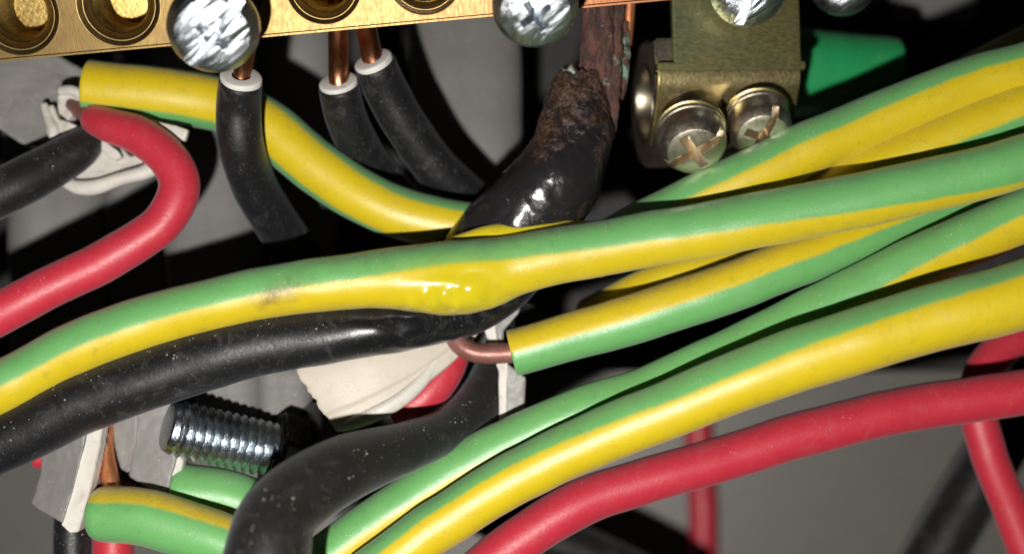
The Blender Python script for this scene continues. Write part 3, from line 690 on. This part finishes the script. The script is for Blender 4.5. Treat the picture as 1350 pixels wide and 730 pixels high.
# ------------------------------------------------------------------ threaded bolt
def bolt():
    a = pt(222, 562, 0.5); e = pt(372, 596, 5)
    ax = (e-a); L = ax.length/MM; ax.normalize()
    r0 = 2.4; pitch = 0.74
    t = thing('threaded_bolt', a, 'zinc plated threaded bolt end below the thick black wire', 'bolt')
    seg = 72; n = int(L/0.06)
    verts = []; faces = []
    F = frame(ax)
    for i in range(n+1):
        s = i/n*L
        for k in range(seg):
            th = 2*math.pi*k/seg
            ph = (s/pitch - k/seg) % 1.0
            tri = abs(ph*2-1)
            tri = min(0.93, max(0.08, tri))
            r = r0-0.46+0.46*tri
            lead = min(1, s/0.9)
            r = r0*(0.84+0.16*lead)-(r0-r)*min(1, max(0, (s-0.35)/0.7))
            verts.append(a + F.to_3x3() @ (Vector((r*math.cos(th), r*math.sin(th), s))*MM))
    for i in range(n):
        for k in range(seg):
            k2 = (k+1) % seg
            faces.append((i*seg+k, i*seg+k2, (i+1)*seg+k2, (i+1)*seg+k))
    for rr, off in ((0.78, -0.12), (0.72, -0.14)):
        b0 = len(verts)
        for k in range(seg):
            th = 2*math.pi*k/seg
            verts.append(a + F.to_3x3() @ (Vector((r0*rr*math.cos(th), r0*rr*math.sin(th), off))*MM))
        pv = 0 if rr == 0.78 else b0-seg
        for k in range(seg):
            k2 = (k+1) % seg
            faces.append((pv+k2, pv+k, b0+k, b0+k2))
    faces.append(tuple(range(len(verts)-seg, len(verts)))[::-1])
    me = bpy.data.meshes.new('shank'); me.from_pydata(verts, [], faces); me.update(); me.shade_smooth(); me.set_sharp_from_angle(angle=R(25))
    link('threaded_shank', me, ZINC, t)
    # dark hexagon nut and washer further along
    bm = bmesh.new()
    r = bmesh.ops.create_cone(bm, segments=6, radius1=3.7*MM, radius2=3.7*MM, depth=2.6*MM, cap_ends=True)
    bmesh.ops.bevel(bm, geom=bm.edges[:], offset=0.35*MM, segments=3, affect='EDGES')
    bm_obj('nut', bm, DARKSTEEL, t, Matrix.Translation(a+ax*(L+0.2)*MM) @ F @ Matrix.Rotation(R(14), 4, 'Z'), 40)
    b2 = lathe_bm([(2.5, 0), (4.6, 0), (4.8, -0.15), (4.8, -0.7), (4.6, -0.85), (2.5, -0.85), (2.5, 0)], 48)
    bm_obj('washer', b2, DARKSTEEL, t, Matrix.Translation(a+ax*(L+2.4)*MM) @ F, 40)
bolt()

# ------------------------------------------------------------------ cut cable sheaths
SG = 'cut and torn cable sheaths'
# off-white curl with a lip
def bulge_sheath(th, c, s):
    v = math.sin(th)
    x, y = px_of(c)
    lip = 0.12*math.exp(-((th-R(360-52))/0.13)**2) - 0.13*math.exp(-((th-R(360-36))/0.09)**2) - 0.05*math.exp(-((th-R(360-18))/0.07)**2)
    e = (abs(math.cos(th))**2.6+abs(v)**2.6)**(-1/2.6)
    ragged = 1
    return e*(1+lip)
CS = thing('cable_sheath', pt(420, 520, 2.9), 'off-white curled cable sheath with ragged end beneath the fused black wire', 'sheath', SG)
o = tube('curled_strip', [(424, 519, 2.9, 51), (432, 516, 2.8, 51), (460, 507, 2.6, 50), (502, 489, 2.8, 47), (548, 463, 3.4, 43), (586, 436, 4.2, 37), (612, 408, 5.2, 32), (625, 375, 6.5, 26)], BEIGE, CS, seg=72, step=0.2, flat=0.42, bulge=bulge_sheath, wob=0.02, seed=50, cham=0.04)
for v in o.data.vertices:      # ragged cut end
    x, y = px_of(v.co)
    if x < 452:
        w = max(0, min(1, (452-x)/36))
        v.co.x += MM*w*(0.9*(y-530)/45*1.0 + 0.45*noise.noise(Vector((0, y*0.06, 1.7)))+0.30*noise.noise(Vector((3, y*0.2, 1.7))))
tube('folded_lip', [(446, 561, 2.4, 7), (460, 557, 2.0, 10), (492, 546, 1.8, 11), (528, 526, 2.0, 10), (558, 499, 2.6, 9), (584, 464, 3.6, 7)], WHITE, CS, seg=28, step=0.2, wob=0.09, seed=51, cham=0.4)
tag(slab('cable_sheath', [(598, 432, 4.6), (610, 420, 4.8), (613, 450, 5), (610, 478, 5.2), (600, 492, 5.4), (594, 480, 5.4)], (0.1, 1.2, 0), WHITE, None, 0.14, 4, 0.08, 3), 'small white sheath flap right of the dark red wire', 'sheath', SG)
def two_tone(label, grey, white, goff, woff, seed):
    t = thing('cable_sheath', pt(*grey[0]), label, 'sheath', SG)
    slab('grey_skin', grey, goff, GREY, t, 0.13, 3, 0.10, seed)
    slab('white_cut_edge', white, woff, WHITE, t, 0.12, 3, 0.08, seed+1)
    return t
two_tone('grey sheath with white cut edge standing over the short black wire at lower left', [(56, 560, 2.5), (116, 540, 0.6), (110, 590, 0.5), (96, 645, 0.6), (82, 690, 0.8), (62, 678, 1.4), (40, 664, 2.2), (52, 625, 2.4)],
         [(113, 540, 0.9), (140, 535, 1.6), (131, 590, 1.5), (119, 645, 1.5), (104, 700, 1.6), (92, 703, 1.2), (80, 692, 1.0), (95, 645, 0.8), (108, 590, 0.7)], (0.05, 1.6, 0), (0.15, 1.4, 0), 5)
two_tone('grey sheath with white cut edge below the bolt tip, between two green wire ends', [(180, 530, 3), (228, 520, 3), (236, 570, 2.4), (232, 605, 2.2), (220, 652, 2.2), (205, 650, 2.4), (170, 627, 3), (178, 580, 3)],
         [(231, 594, 2.5), (242, 606, 2.9), (237, 630, 2.8), (228, 657, 2.8), (215, 662, 2.5), (216, 650, 2.4), (225, 625, 2.4)], (0, 1.5, 0), (0.1, 1.2, 0), 7)
tag(slab('cable_sheath', [(146, 530, 4.5), (182, 525, 4), (181, 580, 4), (178, 612, 4), (168, 624, 4), (158, 618, 4.2), (150, 590, 4.4)], (0, 1.4, 0), GREY, None, 0.14, 6, 0.1, 9), 'small rounded grey sheath lobe beside the bare copper core at lower left', 'sheath', SG)
two_tone('grey sheath strip with white edge standing behind the curled copper core', [(649, 420, 4.2), (672, 396, 4.0), (690, 385, 4.2), (684, 412, 4.0), (664, 436, 4.0), (666, 476, 3.6), (694, 497, 3.6), (691, 545, 4), (667, 560, 4)],
         [(636, 426, 4.2), (651, 418, 4.1), (656, 446, 4.0), (670, 480, 3.4), (669, 522, 3.6), (668, 560, 4), (658, 560, 4), (657, 490, 3.6), (643, 450, 4.1)], (0, 1.2, 0), (0, 1.3, 0), 11)
# torn sheath cluster, upper left
TS = thing('torn_sheath', pt(100, 170, 8), 'torn white sheath with grey outside where the red wire enters, upper left', 'sheath', SG)
slab('grey_skin', [(-60, 70, 11), (60, 66, 11), (112, 92, 11.5), (118, 130, 11), (92, 158, 9.5), (66, 192, 8.5), (34, 194, 9), (0, 172, 9.5), (-60, 140, 10)], (0, 2.0, 0), GREY, TS, 0.2, 6, 0.12, 13)
slab('white_flap', [(57, 141, 8.2), (69, 138, 8), (76, 156, 7.6), (90, 160, 7.2), (102, 166, 7.2), (86, 178, 7.2), (68, 191, 7.6), (62, 176, 8)], (0.1, 1.3, 0), WHITE, TS, 0.1, 8, 0.10, 15)
slab('white_flap', [(76, 128, 8), (84, 117, 8), (96, 118, 7.6), (110, 124, 7.4), (124, 134, 7.4), (118, 142, 7.4), (100, 138, 7.4), (96, 150, 7.2), (88, 160, 7.4), (77, 150, 7.8)], (0.1, 1.5, 0), WHITE, TS, 0.09, 8, 0.16, 17, 0.7)
slab('white_flap', [(120, 178, 8.4), (150, 190, 8.2), (172, 205, 8), (196, 200, 7.4), (208, 208, 7.2), (208, 220, 7.2), (196, 230, 7.2), (160, 237, 7.2), (130, 246, 7.2), (104, 250, 7.4), (88, 242, 7.6), (104, 226, 8), (112, 200, 8.4)], (0, 1.6, 0), WHITE, TS, 0.11, 14, 0.22, 19, 0.45)
slab('white_flap', [(120, 176, 7.4), (138, 186, 7), (156, 200, 6.8), (160, 208, 6.8), (150, 212, 7), (136, 200, 7.2), (122, 190, 7.4)], (0, 1.0, 0), WHITE, TS, 0.1, 8, 0.10, 21)
slab('white_flap', [(150, 150, 5.4), (190, 156, 5), (230, 165, 4.8), (248, 171, 4.6), (243, 186, 4.6), (215, 178, 4.8), (170, 166, 5.2)], (0, 0.8, 0), WHITE, TS, 0.1, 6, 0.06, 23)

tube('rolled_lip', [(86, 240, 7.4, 7), (104, 247, 7.2, 9), (128, 246, 7, 10), (160, 236, 6.8, 9), (190, 228, 6.8, 10), (204, 218, 6.8, 11), (203, 205, 7, 8), (192, 201, 7.4, 6)], WHITE, TS, seg=24, step=0.2, wob=0.14, seed=61, cham=0.5)
tube('rolled_lip', [(60, 140, 8.2, 5), (66, 158, 7.8, 6), (72, 172, 7.4, 7), (70, 188, 7.4, 5)], WHITE, TS, seg=20, step=0.2, wob=0.2, seed=62, cham=0.5)
tube('rolled_lip', [(82, 120, 7.8, 6), (95, 120, 7.4, 6.5), (110, 127, 7.2, 6), (122, 136, 7.2, 5)], WHITE, TS, seg=20, step=0.2, wob=0.2, seed=63, cham=0.5)
